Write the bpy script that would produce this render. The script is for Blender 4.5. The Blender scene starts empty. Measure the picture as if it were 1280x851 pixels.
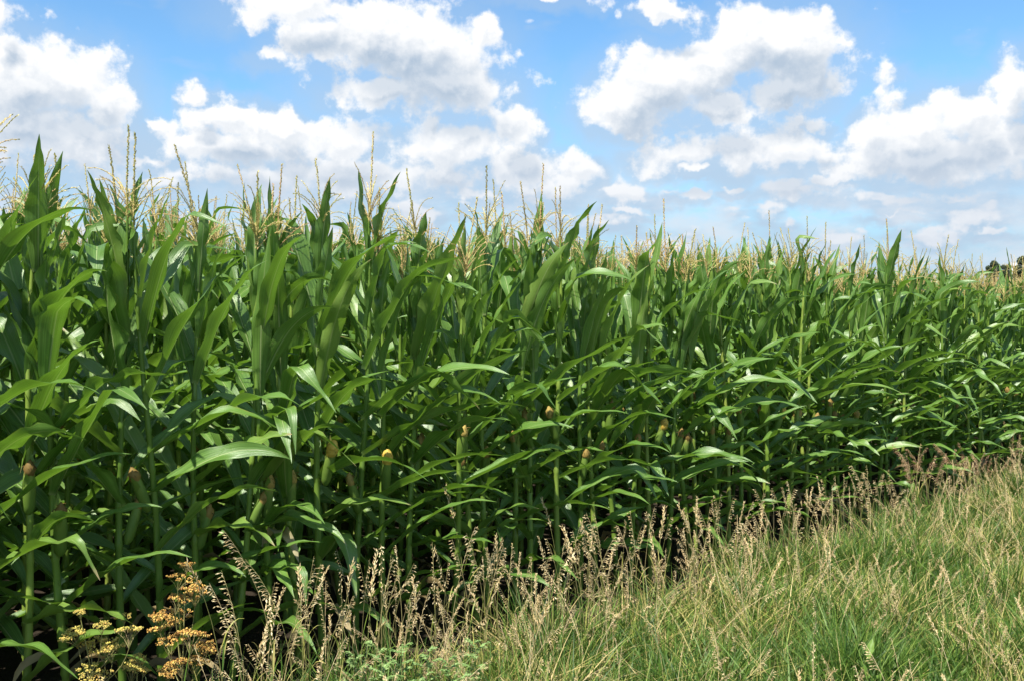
import bpy, math, random
import numpy as np

# ------------------------------------------------------------------ camera
F_PX = 1230.0
HORIZON = 375.0
CAM_H = 1.8
PITCH = math.atan((425.5 - HORIZON) / F_PX)
S = bpy.context.scene
COL = S.collection
cam_d = bpy.data.cameras.new('camera')
cam_d.sensor_width = 36.0
cam_d.lens = 36.0 * F_PX / 1280.0
cam_d.clip_start = 0.05
cam_d.clip_end = 20000
cam = bpy.data.objects.new('camera', cam_d)
COL.objects.link(cam)
cam.location = (0, 0, CAM_H)
cam.rotation_euler = (math.radians(90) - PITCH, 0, 0)
S.camera = cam
S.view_settings.view_transform = 'Standard'
S.view_settings.look = 'None'
EXPO = 0.98
S.view_settings.exposure = EXPO
S.view_settings.gamma = 1.0
S.view_settings.use_curve_mapping = False
S.cycles.max_bounces = 7
S.cycles.diffuse_bounces = 3
S.cycles.glossy_bounces = 2
S.cycles.transmission_bounces = 4
S.cycles.transparent_max_bounces = 4
S.cycles.use_denoising = True
S.cycles.sample_clamp_indirect = 4.0

# ------------------------------------------------------------------ sun
SUN_EL = math.radians(59)
SUN_AZ = math.radians(180 + 30)          # measured clockwise from +Y (the view direction)
sdir = np.array([math.cos(SUN_EL) * math.sin(SUN_AZ), math.cos(SUN_EL) * math.cos(SUN_AZ), math.sin(SUN_EL)])
sun_d = bpy.data.lights.new('sun', 'SUN')
sun_d.energy = 5.0
sun_d.angle = math.radians(0.5)
sun_d.color = (1.0, 0.955, 0.87)
sun = bpy.data.objects.new('sun', sun_d)
COL.objects.link(sun)
sun.rotation_euler = (math.radians(90) - SUN_EL, 0, math.pi - SUN_AZ)

# ------------------------------------------------------------------ small node helper
class NT:
    def __init__(self, nt):
        self.nt = nt
    def n(self, t, **kw):
        nd = self.nt.nodes.new(t)
        for k, v in kw.items():
            setattr(nd, k, v)
        return nd
    def put(self, sock, v):
        if v is None:
            return
        if hasattr(v, 'is_output'):
            self.nt.links.new(v, sock)
        else:
            sock.default_value = v
    def m(self, op, a, b=None, c=None, clamp=False):
        nd = self.n('ShaderNodeMath', operation=op, use_clamp=clamp)
        self.put(nd.inputs[0], a); self.put(nd.inputs[1], b); self.put(nd.inputs[2], c)
        return nd.outputs[0]
    def v(self, op, a, b=None):
        nd = self.n('ShaderNodeVectorMath', operation=op)
        self.put(nd.inputs[0], a); self.put(nd.inputs[1], b)
        return nd.outputs['Value'] if op in ('LENGTH', 'DOT_PRODUCT', 'DISTANCE') else nd.outputs[0]
    def mix(self, f, a, b, blend='MIX'):
        nd = self.n('ShaderNodeMix', data_type='RGBA', blend_type=blend)
        self.put(nd.inputs[0], f); self.put(nd.inputs[6], a); self.put(nd.inputs[7], b)
        return nd.outputs[2]
    def rng(self, x, a, b, c=0.0, d=1.0, smooth=True):
        nd = self.n('ShaderNodeMapRange', interpolation_type='SMOOTHSTEP' if smooth else 'LINEAR')
        for i, q in enumerate((x, a, b, c, d)):
            self.put(nd.inputs[i], q)
        return nd.outputs[0]
    def noise(self, vec, scale, detail=3.0, rough=0.55, out='Fac'):
        nd = self.n('ShaderNodeTexNoise')
        self.put(nd.inputs['Vector'], vec)
        nd.inputs['Scale'].default_value = scale
        nd.inputs['Detail'].default_value = detail
        nd.inputs['Roughness'].default_value = rough
        return nd.outputs[out]

# ------------------------------------------------------------------ sky: Nishita with cumulus clouds by direction
W = bpy.data.worlds.new('World')
S.world = W
W.use_nodes = True
W.cycles.sampling_method = 'MANUAL'
W.cycles.sample_map_resolution = 512

def az_el(px, py):
    a = (px - 640) / F_PX
    b = -(py - 425.5) / F_PX
    cy, sy = math.cos(PITCH), math.sin(PITCH)
    x, y, z = a, cy + b * sy, -sy + b * cy
    return math.atan2(x, y), math.atan2(z, math.hypot(x, y))

CLOUDS = [  # centre and radii of the billows, in pixels of a 1280-wide view, plus weight
    (30, 105, 90, 62, 1), (85, 100, 70, 52, 1), (128, 130, 42, 38, 1), (40, 165, 130, 45, 1), (0, 15, 22, 24, .8),
    (248, 118, 26, 20, .9), (285, 148, 48, 24, 1), (355, 158, 42, 28, 1), (300, 185, 105, 30, .95), (430, 172, 90, 32, .95),
    (560, 178, 100, 38, .95), (640, 165, 42, 40, .9), (410, 220, 270, 38, .8), (188, 150, 22, 16, .6), (650, 215, 80, 40, .85),
    (370, 5, 95, 30, .95), (395, 50, 62, 40, .9), (480, 40, 95, 52, 1), (535, 62, 85, 55, 1.1), (560, 105, 92, 42, 1), (470, 108, 85, 34, .9),
    (602, 50, 38, 40, .75), (335, 72, 34, 16, .7),
    (785, 125, 62, 42, 1.1), (830, 105, 75, 48, 1.1), (880, 75, 58, 38, 1), (940, 50, 72, 44, 1.15), (990, 62, 66, 50, 1.15), (900, 135, 66, 30, .9),
    (985, 110, 80, 36, .9), (1045, 95, 50, 35, .6), (1108, 92, 28, 26, .5), (836, 10, 55, 15, .8), (680, -5, 100, 14, .7),
    (730, 212, 36, 28, 1), (690, 232, 60, 30, .8), (850, 192, 95, 28, .85), (925, 196, 55, 32, .95), (1016, 152, 26, 14, .9), (990, 185, 82, 36, .85),
    (1092, 165, 42, 36, 1), (1150, 160, 62, 42, 1.05), (1212, 142, 46, 36, 1.05), (1180, 195, 130, 38, .95), (1272, 105, 26, 38, 1), (1250, 175, 70, 42, .95),
    (1000, 240, 90, 16, .62), (840, 245, 60, 12, .6), (1200, 245, 100, 16, .6), (600, 245, 70, 14, .6), (915, 238, 30, 9, .75), (1040, 222, 34, 10, .8),
    (780, 262, 46, 9, .6), (1240, 285, 44, 8, .62), (985, 285, 20, 8, .62), (1120, 268, 60, 8, .5), (190, 200, 34, 14, .6), (870, 212, 34, 10, .8), (700, 272, 60, 9, .55),
]
_nt = W.node_tree
_nt.nodes.clear()
grp = bpy.data.node_groups.new('cloud_density', 'ShaderNodeTree')
grp.interface.new_socket('P', in_out='INPUT', socket_type='NodeSocketVector')
grp.interface.new_socket('D', in_out='OUTPUT', socket_type='NodeSocketFloat')
grp.interface.new_socket('M', in_out='OUTPUT', socket_type='NodeSocketFloat')
G = NT(grp)
gi = G.n('NodeGroupInput'); go = G.n('NodeGroupOutput')
P0_ = gi.outputs[0]
# domain warp
wn = G.noise(P0_, 14.0, 4.0, 0.55, 'Color')
wv = G.v('SCALE', G.v('SUBTRACT', wn, (0.5, 0.5, 0.5)))
wv.node.inputs['Scale'].default_value = 0.035
P_ = G.v('ADD', P0_, wv)
wn2 = G.noise(P0_, 55.0, 3.0, 0.55, 'Color')
wv2 = G.v('SCALE', G.v('SUBTRACT', wn2, (0.5, 0.5, 0.5)))
wv2.node.inputs['Scale'].default_value = 0.022
P_ = G.v('ADD', P_, wv2)
acc = None
for (cx, cy, rx, ry, wt) in CLOUDS:
    a, e = az_el(cx, cy)
    d = G.v('SUBTRACT', P_, (a, e, 0.0))
    d = G.v('MULTIPLY', d, (F_PX / rx * 0.96, F_PX / ry * 0.96, 0.0))
    l = G.v('LENGTH', d)
    q = G.m('SUBTRACT', wt, l)
    acc = q if acc is None else G.m('SMOOTH_MAX', acc, q, 0.10)
# everywhere else round the sky: free cumulus, thicker towards the horizon
sep = G.n('ShaderNodeSeparateXYZ'); G.put(sep.inputs[0], P0_)
inview = G.m('MULTIPLY', G.rng(G.m('ABSOLUTE', sep.outputs[0]), 0.5, 0.62, 1.0, 0.0), G.rng(sep.outputs[1], 0.31, 0.38, 1.0, 0.0))
free = G.m('MULTIPLY_ADD', G.noise(P0_, 3.2, 3.0, 0.5), 5.0, -2.7)
acc = G.m('ADD', G.m('MULTIPLY', acc, inview), G.m('MULTIPLY', free, G.m('SUBTRACT', 1.0, inview)))
lowm = G.m('MULTIPLY', G.rng(sep.outputs[1], 0.03, 0.06), G.rng(sep.outputs[1], 0.10, 0.15, 1.0, 0.0))
lown = G.m('MULTIPLY_ADD', G.noise(G.v('MULTIPLY', P0_, (1.0, 2.2, 1.0)), 13.0, 3.0, 0.5), 5.5, -3.0)
acc = G.m('MAXIMUM', acc, G.m('ADD', lown, G.m('MULTIPLY_ADD', lowm, 1.0, -1.0)))
acc = G.m('MAXIMUM', acc, -1.2)
n1 = G.noise(P0_, 26.0, 8.0, 0.62)
n2 = G.noise(P0_, 9.0, 2.0, 0.5)
vo = G.n('ShaderNodeTexVoronoi', feature='SMOOTH_F1'); vo.inputs['Scale'].default_value = 42.0
G.put(vo.inputs['Vector'], P_)
calm = G.rng(acc, 0.2, 0.6, 1.0, 0.5)
pert = G.m('ADD', G.m('MULTIPLY_ADD', n1, 2.5, -1.25), G.m('MULTIPLY_ADD', vo.outputs['Distance'], -0.9, 0.34))
D = G.m('ADD', acc, G.m('MULTIPLY', pert, calm))
D = G.m('ADD', D, G.m('MULTIPLY_ADD', n2, 0.5, -0.25))
D = G.m('ADD', D, G.m('MINIMUM', 0.0, G.m('MULTIPLY_ADD', acc, 3.0, 1.05)))
G.put(go.inputs[0], D)
G.put(go.inputs[1], G.m('ADD', acc, G.m('MULTIPLY_ADD', n2, 0.9, -0.45)))

w = NT(_nt)
tc = w.n('ShaderNodeTexCoord')
dirv = tc.outputs['Generated']
sx = w.n('ShaderNodeSeparateXYZ'); w.put(sx.inputs[0], dirv)
az = w.m('ARCTAN2', sx.outputs[0], sx.outputs[1])
hyp = w.m('SQRT', w.m('ADD', w.m('MULTIPLY', sx.outputs[0], sx.outputs[0]), w.m('MULTIPLY', sx.outputs[1], sx.outputs[1])))
el = w.m('ARCTAN2', sx.outputs[2], hyp)
cb = w.n('ShaderNodeCombineXYZ'); w.put(cb.inputs[0], az); w.put(cb.inputs[1], el)
def dens(off):
    g = w.n('ShaderNodeGroup'); g.node_tree = grp
    p = cb.outputs[0] if off is None else w.v('ADD', cb.outputs[0], off)
    w.put(g.inputs[0], p)
    return g.outputs
D0 = dens(None)[0]
D1 = dens((-0.003, 0.007, 0.0))[0]
D2 = dens((-0.010, 0.036, 0.0))[1]
alpha = w.rng(D0, -0.06, 0.46)
M0 = dens((0.0, 0.006, 0.0))[1]
hazy = w.rng(M0, -0.85, 0.30)
# a thin hazy veil with soft cloudlets low in the sky
stretch = w.v('MULTIPLY', cb.outputs[0], (1.0, 1.9, 1.0))
veiln = w.noise(stretch, 11.0, 7.0, 0.6)
low = w.rng(el, 0.17, 0.07)
veil = w.m('MULTIPLY', w.rng(veiln, 0.40, 0.68), low)
relief = w.rng(w.m('SUBTRACT', D1, D0), -0.22, 0.30)
occl = w.m('ADD', w.m('MULTIPLY', relief, w.rng(D0, 0.1, 0.8, 0.15, 0.38)), w.m('MULTIPLY', w.rng(D2, 0.08, 0.78), 0.58))
lit = w.m('SUBTRACT', 1.0, occl, clamp=True)
sky = w.n('ShaderNodeTexSky', sky_type='NISHITA')
sky.sun_disc = False
sky.sun_elevation = SUN_EL
sky.sun_rotation = SUN_AZ
sky.altitude = 200
sky.air_density = 1.0
sky.dust_density = 0.6
sky.ozone_density = 1.6
BG = 0.07
k = 1.0 / BG / 2 ** EXPO
def col(r, g, b, s=k):
    return (r * s, g * s, b * s, 1.0)
cloudc = w.mix(lit, col(.42, .54, .69), col(1.08, 1.08, 1.08))
skyc = w.mix(1.0, sky.outputs[0], (.86, 1.26, 1.47, 1.0), 'MULTIPLY')
skyc = w.mix(w.rng(el, 0.17, 0.0, 0.0, 0.9), skyc, col(.42, .58, .78))
skyc = w.mix(w.m('MULTIPLY', hazy, w.rng(el, 0.27, 0.12, 0.38, 0.85)), skyc, col(.50, .63, .79))
skyc = w.mix(w.m('MULTIPLY', veil, 0.75), skyc, col(.76, .82, .90))
# far clouds lose contrast towards the horizon
cloudc = w.mix(w.rng(el, 0.18, 0.05, 0.0, 0.70), cloudc, col(.68, .75, .85))
skyc = w.mix(alpha, skyc, cloudc)
bg = w.n('ShaderNodeBackground'); w.put(bg.inputs[0], skyc); bg.inputs[1].default_value = BG
wo = w.n('ShaderNodeOutputWorld'); _nt.links.new(bg.outputs[0], wo.inputs[0])
SKY_ONLY = False

# ------------------------------------------------------------------ geometry helpers
class MB:
    """collects vertex / face arrays and links them as ONE mesh object"""
    def __init__(self):
        self.v, self.f, self.uv, self.rnd, self.n = [], [], [], [], 0
    def grid(self, P, uv=None, rnd=0.5, closed=False):
        """P: (..., rows, cols, 3) batch of strips"""
        P = np.asarray(P, float)
        if P.ndim == 3:
            P = P[None]
        B, R, C, _ = P.shape
        idx = np.arange(B * R * C).reshape(B, R, C) + self.n
        if closed:
            idx2 = np.concatenate([idx, idx[:, :, :1]], 2)
        else:
            idx2 = idx
        a, b, c, d = idx2[:, :-1, :-1], idx2[:, :-1, 1:], idx2[:, 1:, 1:], idx2[:, 1:, :-1]
        self.f.append(np.stack([a, b, c, d], -1).reshape(-1, 4))
        self.v.append(P.reshape(-1, 3))
        if uv is None:
            u = np.linspace(0, 1, C)[None, None, :] * np.ones((B, R, 1))
            vv = np.linspace(0, 1, R)[None, :, None] * np.ones((B, 1, C))
            uv = np.stack([u, vv], -1)
        else:
            uv = np.broadcast_to(uv, (B, R, C, 2))
        self.uv.append(np.array(uv).reshape(-1, 2))
        r = np.broadcast_to(np.asarray(rnd, float).reshape(-1, 1, 1), (B, R, C))
        self.rnd.append(np.array(r).reshape(-1))
        self.n += B * R * C
        return self
    def arrays(self):
        return (np.concatenate(self.v), np.concatenate(self.f), np.concatenate(self.uv), np.concatenate(self.rnd))
    def add(self, arr, M=None, rnd=None):
        v, f, uv, r = arr
        if M is not None:
            v = v @ M[:3, :3].T + M[:3, 3]
        self.v.append(v); self.f.append(f + self.n); self.uv.append(uv)
        self.rnd.append(r if rnd is None else (r * 0.5 + rnd * 0.5))
        self.n += len(v)
        return self
    def build(self, name, mat, parent=None):
        me = mesh_from(name, *self.arrays(), mat)
        return link(name, me, parent)

def mesh_from(name, v, f, uv, rnd, mats, midx=None):
    me = bpy.data.meshes.new(name)
    me.vertices.add(len(v)); me.vertices.foreach_set('co', np.ascontiguousarray(v, np.float32).ravel())
    nf = len(f)
    me.loops.add(nf * 4); me.loops.foreach_set('vertex_index', np.ascontiguousarray(f, np.int32).ravel())
    me.polygons.add(nf); me.polygons.foreach_set('loop_start', np.arange(nf, dtype=np.int32) * 4)
    me.polygons.foreach_set('loop_total', np.full(nf, 4, np.int32))
    ul = me.uv_layers.new(name='UVMap')
    ul.data.foreach_set('uv', uv[f.ravel()].astype(np.float32).ravel())
    at = me.attributes.new('rnd', 'FLOAT', 'POINT')
    at.data.foreach_set('value', rnd.astype(np.float32))
    for m_ in (mats if isinstance(mats, (list, tuple)) else [mats]):
        me.materials.append(m_)
    if midx is not None:
        me.polygons.foreach_set('material_index', np.ascontiguousarray(midx, np.int32))
    me.polygons.foreach_set('use_smooth', np.ones(nf, bool))
    me.update(calc_edges=True)
    return me

def link(name, me, parent=None):
    o = bpy.data.objects.new(name, me)
    COL.objects.link(o)
    if parent is not None:
        o.parent = parent
    return o

def tag(o, label=None, cat=None, group=None, kind=None):
    if label: o['label'] = label
    if cat and not kind: kind = 'thing'
    if cat: o['category'] = cat
    if group: o['group'] = group
    if kind: o['kind'] = kind
    return o

def thing(name, label, cat, loc=(0, 0, 0), rz=0.0, group=None):
    o = bpy.data.objects.new(name, None)
    o.empty_display_size = 0.1
    COL.objects.link(o)
    o.location = loc; o.rotation_euler = (0, 0, rz)
    return tag(o, label, cat, group)

def copy_tree(o, parent=None):
    c = o.copy(); COL.objects.link(c)
    if parent is not None: c.parent = parent
    for ch in list(o.children):
        copy_tree(ch, c)
    return c

def unit(a):
    return a / np.maximum(np.linalg.norm(a, axis=-1, keepdims=True), 1e-9)

def tube(path, rad, sides=6, flat=1.0):
    """path (N,3), rad (N,) -> grid (N,sides,3)"""
    path = np.asarray(path, float); rad = np.broadcast_to(np.asarray(rad, float), (len(path),))
    t = unit(np.gradient(path, axis=0))
    ref = np.array([1.0, 0, 0]) if abs(t[:, 0]).mean() < 0.8 else np.array([0, 1.0, 0])
    a = unit(np.cross(t, ref)); b = np.cross(t, a)
    th = np.arange(sides) * 2 * math.pi / sides
    return path[:, None] + rad[:, None, None] * (np.cos(th)[None, :, None] * a[:, None] + flat * np.sin(th)[None, :, None] * b[:, None])

def mat4(loc=(0, 0, 0), rz=0.0, sc=1.0, tx=0.0, ty=0.0):
    c, s = math.cos(rz), math.sin(rz)
    R = np.array([[c, -s, 0], [s, c, 0], [0, 0, 1.0]])
    X = np.array([[1, 0, 0], [0, math.cos(tx), -math.sin(tx)], [0, math.sin(tx), math.cos(tx)]])
    Y = np.array([[math.cos(ty), 0, math.sin(ty)], [0, 1, 0], [-math.sin(ty), 0, math.cos(ty)]])
    M = np.eye(4); M[:3, :3] = X @ Y @ R * sc; M[:3, 3] = loc
    return M

def unproject(px, py, Y):
    a = (px - 640) / F_PX; b = -(py - 425.5) / F_PX
    cy, sy = math.cos(PITCH), math.sin(PITCH)
    x, y, z = a, cy + b * sy, -sy + b * cy
    return np.array([x / y * Y, Y, CAM_H + z / y * Y])

def lumpy(x, y, s=1.0, seed=0.0):
    """smooth patchiness 0..1"""
    x = np.asarray(x) * s; y = np.asarray(y) * s
    r = (np.sin(1.3 * x + 2.1 * y + seed) + np.sin(-2.3 * x + 1.1 * y + 1.7 * seed + 1) + np.sin(3.7 * x + 0.6 * y + seed * 2.3 + 2)
         + np.sin(0.7 * x - 3.1 * y + 4 + seed) + 0.6 * np.sin(6.1 * x + 4.3 * y + seed) + 0.6 * np.sin(5.1 * x - 6.3 * y + 2 * seed))
    return 0.5 + r / 7.0

# ------------------------------------------------------------------ materials
def new_mat(name):
    m_ = bpy.data.materials.new(name); m_.use_nodes = True
    m_.node_tree.nodes.clear()
    q = NT(m_.node_tree)
    out = q.n('ShaderNodeOutputMaterial')
    return m_, q, out

def leafy(name, dark, light, trans, rib=None, tipdry=0.0, rough=0.45, tfac=0.3, veins=True, spec=0.45, dryc=(.30, .24, .11, 1)):
    m_, q, out = new_mat(name)
    at = q.n('ShaderNodeAttribute', attribute_name='rnd')
    oi = q.n('ShaderNodeObjectInfo')
    r = q.m('FRACT', q.m('ADD', at.outputs['Fac'], oi.outputs['Random']))
    uv = q.n('ShaderNodeUVMap', uv_map='UVMap')
    s = q.n('ShaderNodeSeparateXYZ'); q.put(s.inputs[0], uv.outputs[0])
    u, v_ = s.outputs[0], s.outputs[1]
    geo = q.n('ShaderNodeTexCoord')
    nz = q.noise(geo.outputs['Object'], 7.0, 4.0, 0.6)
    base = q.mix(q.m('MULTIPLY_ADD', nz, 0.6, q.m('MULTIPLY', r, 0.45), clamp=True), dark, light)
    bump_h = nz
    if veins:
        nodev = q.n('ShaderNodeCombineXYZ'); q.put(nodev.inputs[0], q.m('MULTIPLY', u, 46.0)); q.put(nodev.inputs[1], q.m('MULTIPLY', v_, 1.2)); q.put(nodev.inputs[2], r)
        vn = q.noise(nodev.outputs[0], 1.0, 2.0, 0.6)
        base = q.mix(q.rng(vn, 0.42, 0.66, 0.0, 0.42), base, tuple(min(1, c * 1.9 + .01) for c in light[:3]) + (1,))
        bump_h = vn
    if rib:
        du = q.m('ABSOLUTE', q.m('SUBTRACT', u, 0.5))
        wdt = q.rng(v_, 0.0, 1.0, 0.05, 0.022, smooth=False)
        f_ = q.m('SUBTRACT', 1.0, q.rng(q.m('DIVIDE', du, wdt), 0.5, 1.0))
        base = q.mix(q.m('MULTIPLY', f_, 0.85), base, rib)
        base = q.mix(q.rng(v_, 0.035, 0.0, 0.0, 0.8), base, rib)
    if rib:
        sn = q.noise(geo.outputs['Object'], 60.0, 2.0, 0.5)
        spot = q.m('MULTIPLY', q.rng(sn, 0.70, 0.76), q.rng(q.noise(geo.outputs['Object'], 3.0, 2.0, 0.5), 0.52, 0.60))
        base = q.mix(q.m('MULTIPLY', spot, 0.7), base, dryc)
        # yellowing along some margins
        mg = q.m('MULTIPLY', q.rng(du, 0.36, 0.5), q.rng(nz, 0.5, 0.72))
        base = q.mix(q.m('MULTIPLY', mg, 0.55), base, (.26, .28, .05, 1))
        # whole leaves turning paler
        base = q.mix(q.m('MULTIPLY', q.rng(r, 0.72, 1.0), 0.40), base, (.20, .27, .05, 1))
    if tipdry > 0:
        f_ = q.m('MULTIPLY', q.rng(q.m('ADD', v_, q.m('MULTIPLY_ADD', nz, 0.16, -0.08)), 0.93, 0.99), q.rng(r, 1.0 - tipdry, 1.0 - tipdry + 0.1))
        base = q.mix(f_, base, dryc)
    bs = q.n('ShaderNodeBsdfPrincipled')
    q.put(bs.inputs['Base Color'], base)
    q.put(bs.inputs['Roughness'], q.m('MULTIPLY_ADD', nz, 0.25, rough - 0.12))
    bs.inputs['Specular IOR Level'].default_value = spec
    bp = q.n('ShaderNodeBump'); bp.inputs['Strength'].default_value = 0.35; bp.inputs['Distance'].default_value = 0.004
    q.put(bp.inputs['Height'], bump_h); q.put(bs.inputs['Normal'], bp.outputs[0])
    tr = q.n('ShaderNodeBsdfTranslucent')
    q.put(tr.inputs[0], q.mix(0.35, trans, base))
    mx = q.n('ShaderNodeMixShader'); mx.inputs[0].default_value = tfac
    q.nt.links.new(bs.outputs[0], mx.inputs[1]); q.nt.links.new(tr.outputs[0], mx.inputs[2])
    q.nt.links.new(mx.outputs[0], out.inputs[0])
    return m_

def ramped(name, stops, rough=0.6, tfac=0.15, scale=30.0, spec=0.3, bump=0.3, obj=True):
    """colour picked from a ramp by the per-piece random value, broken up by noise"""
    m_, q, out = new_mat(name)
    at = q.n('ShaderNodeAttribute', attribute_name='rnd')
    geo = q.n('ShaderNodeTexCoord')
    nz = q.noise(geo.outputs['Object'], scale, 4.0, 0.6)
    x = q.m('ADD', at.outputs['Fac'], q.m('MULTIPLY_ADD', nz, 0.24, -0.12))
    if obj:
        oi = q.n('ShaderNodeObjectInfo')
        x = q.m('ADD', x, q.m('MULTIPLY_ADD', oi.outputs['Random'], 0.2, -0.1))
    cr = q.n('ShaderNodeValToRGB'); q.put(cr.inputs[0], x)
    e = cr.color_ramp.elements
    while len(e) < len(stops): e.new(0.5)
    for i, (p, c) in enumerate(stops):
        e[i].position = p; e[i].color = tuple(c) + (1,)
    bs = q.n('ShaderNodeBsdfPrincipled'); q.put(bs.inputs['Base Color'], cr.outputs[0])
    bs.inputs['Roughness'].default_value = rough; bs.inputs['Specular IOR Level'].default_value = spec
    if bump:
        bp = q.n('ShaderNodeBump'); bp.inputs['Strength'].default_value = bump; bp.inputs['Distance'].default_value = 0.003
        q.put(bp.inputs['Height'], nz); q.put(bs.inputs['Normal'], bp.outputs[0])
    if tfac > 0:
        tr = q.n('ShaderNodeBsdfTranslucent'); q.put(tr.inputs[0], cr.outputs[0])
        mx = q.n('ShaderNodeMixShader'); mx.inputs[0].default_value = tfac
        q.nt.links.new(bs.outputs[0], mx.inputs[1]); q.nt.links.new(tr.outputs[0], mx.inputs[2])
        q.nt.links.new(mx.outputs[0], out.inputs[0])
    else:
        q.nt.links.new(bs.outputs[0], out.inputs[0])
    return m_

M_LEAF = leafy('maize_leaf', (.034, .088, .012, 1), (.116, .215, .038, 1), (.24, .47, .026, 1), rib=(.30, .37, .15, 1), tipdry=0.25, rough=0.37, tfac=0.25, spec=0.65)
M_DRYLEAF = ramped('bleached_leaf', [(0, (.16, .17, .06)), (.5, (.34, .29, .15)), (1, (.5, .43, .27))], tfac=.3, scale=14)
M_DEAD = ramped('withered_leaf', [(0, (.12, .09, .04)), (.5, (.24, .18, .08)), (1, (.36, .28, .14))], tfac=.2, scale=14)
M_STALK = ramped('maize_stalk', [(0, (.08, .15, .02)), (.5, (.15, .24, .035)), (.85, (.26, .30, .06)), (1, (.22, .17, .06))], rough=.42, tfac=0, scale=9, spec=.4)
M_HUSK = ramped('ear_husk', [(0, (.08, .15, .02)), (.5, (.15, .23, .04)), (.74, (.30, .28, .07)), (1, (.40, .26, .07))], rough=.55, tfac=.1, scale=16)
M_SILK = ramped('ear_silk', [(0, (.07, .038, .012)), (.5, (.26, .17, .045)), (1, (.46, .34, .09))], rough=.7, tfac=.1, scale=40)
M_GOLD = ramped('golden_ear_tip', [(0, (.30, .16, .03)), (.5, (.55, .38, .06)), (1, (.68, .50, .11))], rough=.6, tfac=.15, scale=60, bump=.8)
M_TASSEL = ramped('maize_tassel', [(0, (.34, .33, .09)), (.4, (.60, .51, .18)), (.75, (.72, .57, .27)), (1, (.56, .34, .17))], rough=.7, tfac=.25, scale=60)
M_GRASS = ramped('verge_grass', [(0, (.022, .062, .009)), (.3, (.072, .150, .020)), (.58, (.17, .26, .042)), (.74, (.36, .35, .08)), (1, (.62, .48, .22))], rough=.5, tfac=.35, scale=5, spec=.35, bump=0, obj=False)
M_STRAW = ramped('seed_head_straw', [(0, (.50, .36, .17)), (.5, (.76, .60, .33)), (1, (.86, .74, .48))], rough=.65, tfac=.25, scale=40)
M_RUST = ramped('rusty_seed_head', [(0, (.38, .20, .11)), (.5, (.60, .38, .22)), (1, (.74, .54, .35))], rough=.65, tfac=.25, scale=40)
M_CULM = ramped('grass_stem', [(0, (.13, .17, .04)), (.5, (.27, .25, .09)), (1, (.46, .34, .18))], rough=.5, tfac=.1, scale=10)
M_UMBEL_Y = ramped('umbel_seed_yellow', [(0, (.40, .36, .07)), (.5, (.62, .52, .13)), (1, (.68, .44, .12))], rough=.6, tfac=.15, scale=60)
M_UMBEL_B = ramped('umbel_seed_brown', [(0, (.30, .14, .04)), (.5, (.58, .32, .08)), (1, (.74, .54, .14))], rough=.6, tfac=.15, scale=60)
M_RAG = ramped('ragweed_leaf', [(0, (.10, .19, .05)), (.5, (.19, .30, .09)), (1, (.32, .44, .17))], rough=.6, tfac=.3, scale=10)
M_BROAD = ramped('broad_weed_leaf', [(0, (.08, .17, .03)), (.5, (.15, .25, .045)), (1, (.24, .32, .07))], rough=.5, tfac=.35, scale=12)
M_TREE = ramped('hazed_tree_foliage', [(0, (.050, .070, .042)), (.6, (.085, .11, .065)), (1, (.13, .15, .09))], rough=.7, tfac=.2, scale=.4, bump=0)  # foliage colour greyed and lightened to stand in for distance haze
M_BARK = ramped('tree_bark', [(0, (.06, .05, .04)), (1, (.16, .13, .10))], tfac=0, scale=3)
M_WHITE = ramped('white_paint', [(0, (.66, .68, .70)), (1, (.80, .80, .80))], tfac=0, scale=.3)
M_ROOF = ramped('grey_roof', [(0, (.30, .32, .35)), (1, (.45, .46, .48))], tfac=0, scale=.3)
M_DARKGLASS = ramped('window_glass', [(0, (.03, .04, .05)), (1, (.05, .06, .07))], tfac=0, rough=.1)

# ------------------------------------------------------------------ ground
TH = math.radians(49)
DV = np.array([math.sin(TH), math.cos(TH)])          # along the rows, away to the right
NV = np.array([-math.cos(TH), math.sin(TH)])         # into the field
P0 = np.array([0.0, 5.6])
ROW = 0.76
def srow(px, k=0):
    t = (px - 640) / F_PX
    p = P0 + NV * ROW * k
    return (p[1] * t - p[0]) / (DV[0] - DV[1] * t)

m_, q, out = new_mat('field_soil')
g_ = q.n('ShaderNodeNewGeometry')
sp = q.n('ShaderNodeSeparateXYZ'); q.put(sp.inputs[0], g_.outputs['Position'])
side = q.m('ADD', q.m('MULTIPLY', sp.outputs[0], float(NV[0])), q.m('MULTIPLY', q.m('SUBTRACT', sp.outputs[1], float(P0[1])), float(NV[1])))
nz = q.noise(g_.outputs['Position'], 3.0, 6.0, 0.65); nf = q.noise(g_.outputs['Position'], 30.0, 4.0, 0.7)
soil = q.mix(nf, (.018, .013, .009, 1), (.050, .037, .024, 1))
turf = q.mix(nz, (.05, .06, .02, 1), (.14, .13, .05, 1))
farc = q.mix(nz, (.06, .10, .025, 1), (.10, .14, .04, 1))
c1 = q.mix(q.rng(q.m('ADD', side, q.m('MULTIPLY_ADD', nz, .5, -.25)), -0.62, -0.42), turf, soil)
c1 = q.mix(q.rng(side, 60, 90), c1, farc)
bs = q.n('ShaderNodeBsdfPrincipled'); q.put(bs.inputs['Base Color'], c1); bs.inputs['Roughness'].default_value = .95
bs.inputs['Specular IOR Level'].default_value = .15
bp = q.n('ShaderNodeBump'); bp.inputs['Distance'].default_value = .03; q.put(bp.inputs['Height'], nf); q.put(bs.inputs['Normal'], bp.outputs[0])
q.nt.links.new(bs.outputs[0], out.inputs[0])
M_SOIL = m_
xs = np.concatenate([[-6000, -800, -100], np.linspace(-20, 30, 101), [100, 800, 6000]])
ys = np.concatenate([[-6000, -800, -100], np.linspace(-12, 38, 101), [100, 800, 6000]])
X, Y = np.meshgrid(xs, ys)
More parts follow.
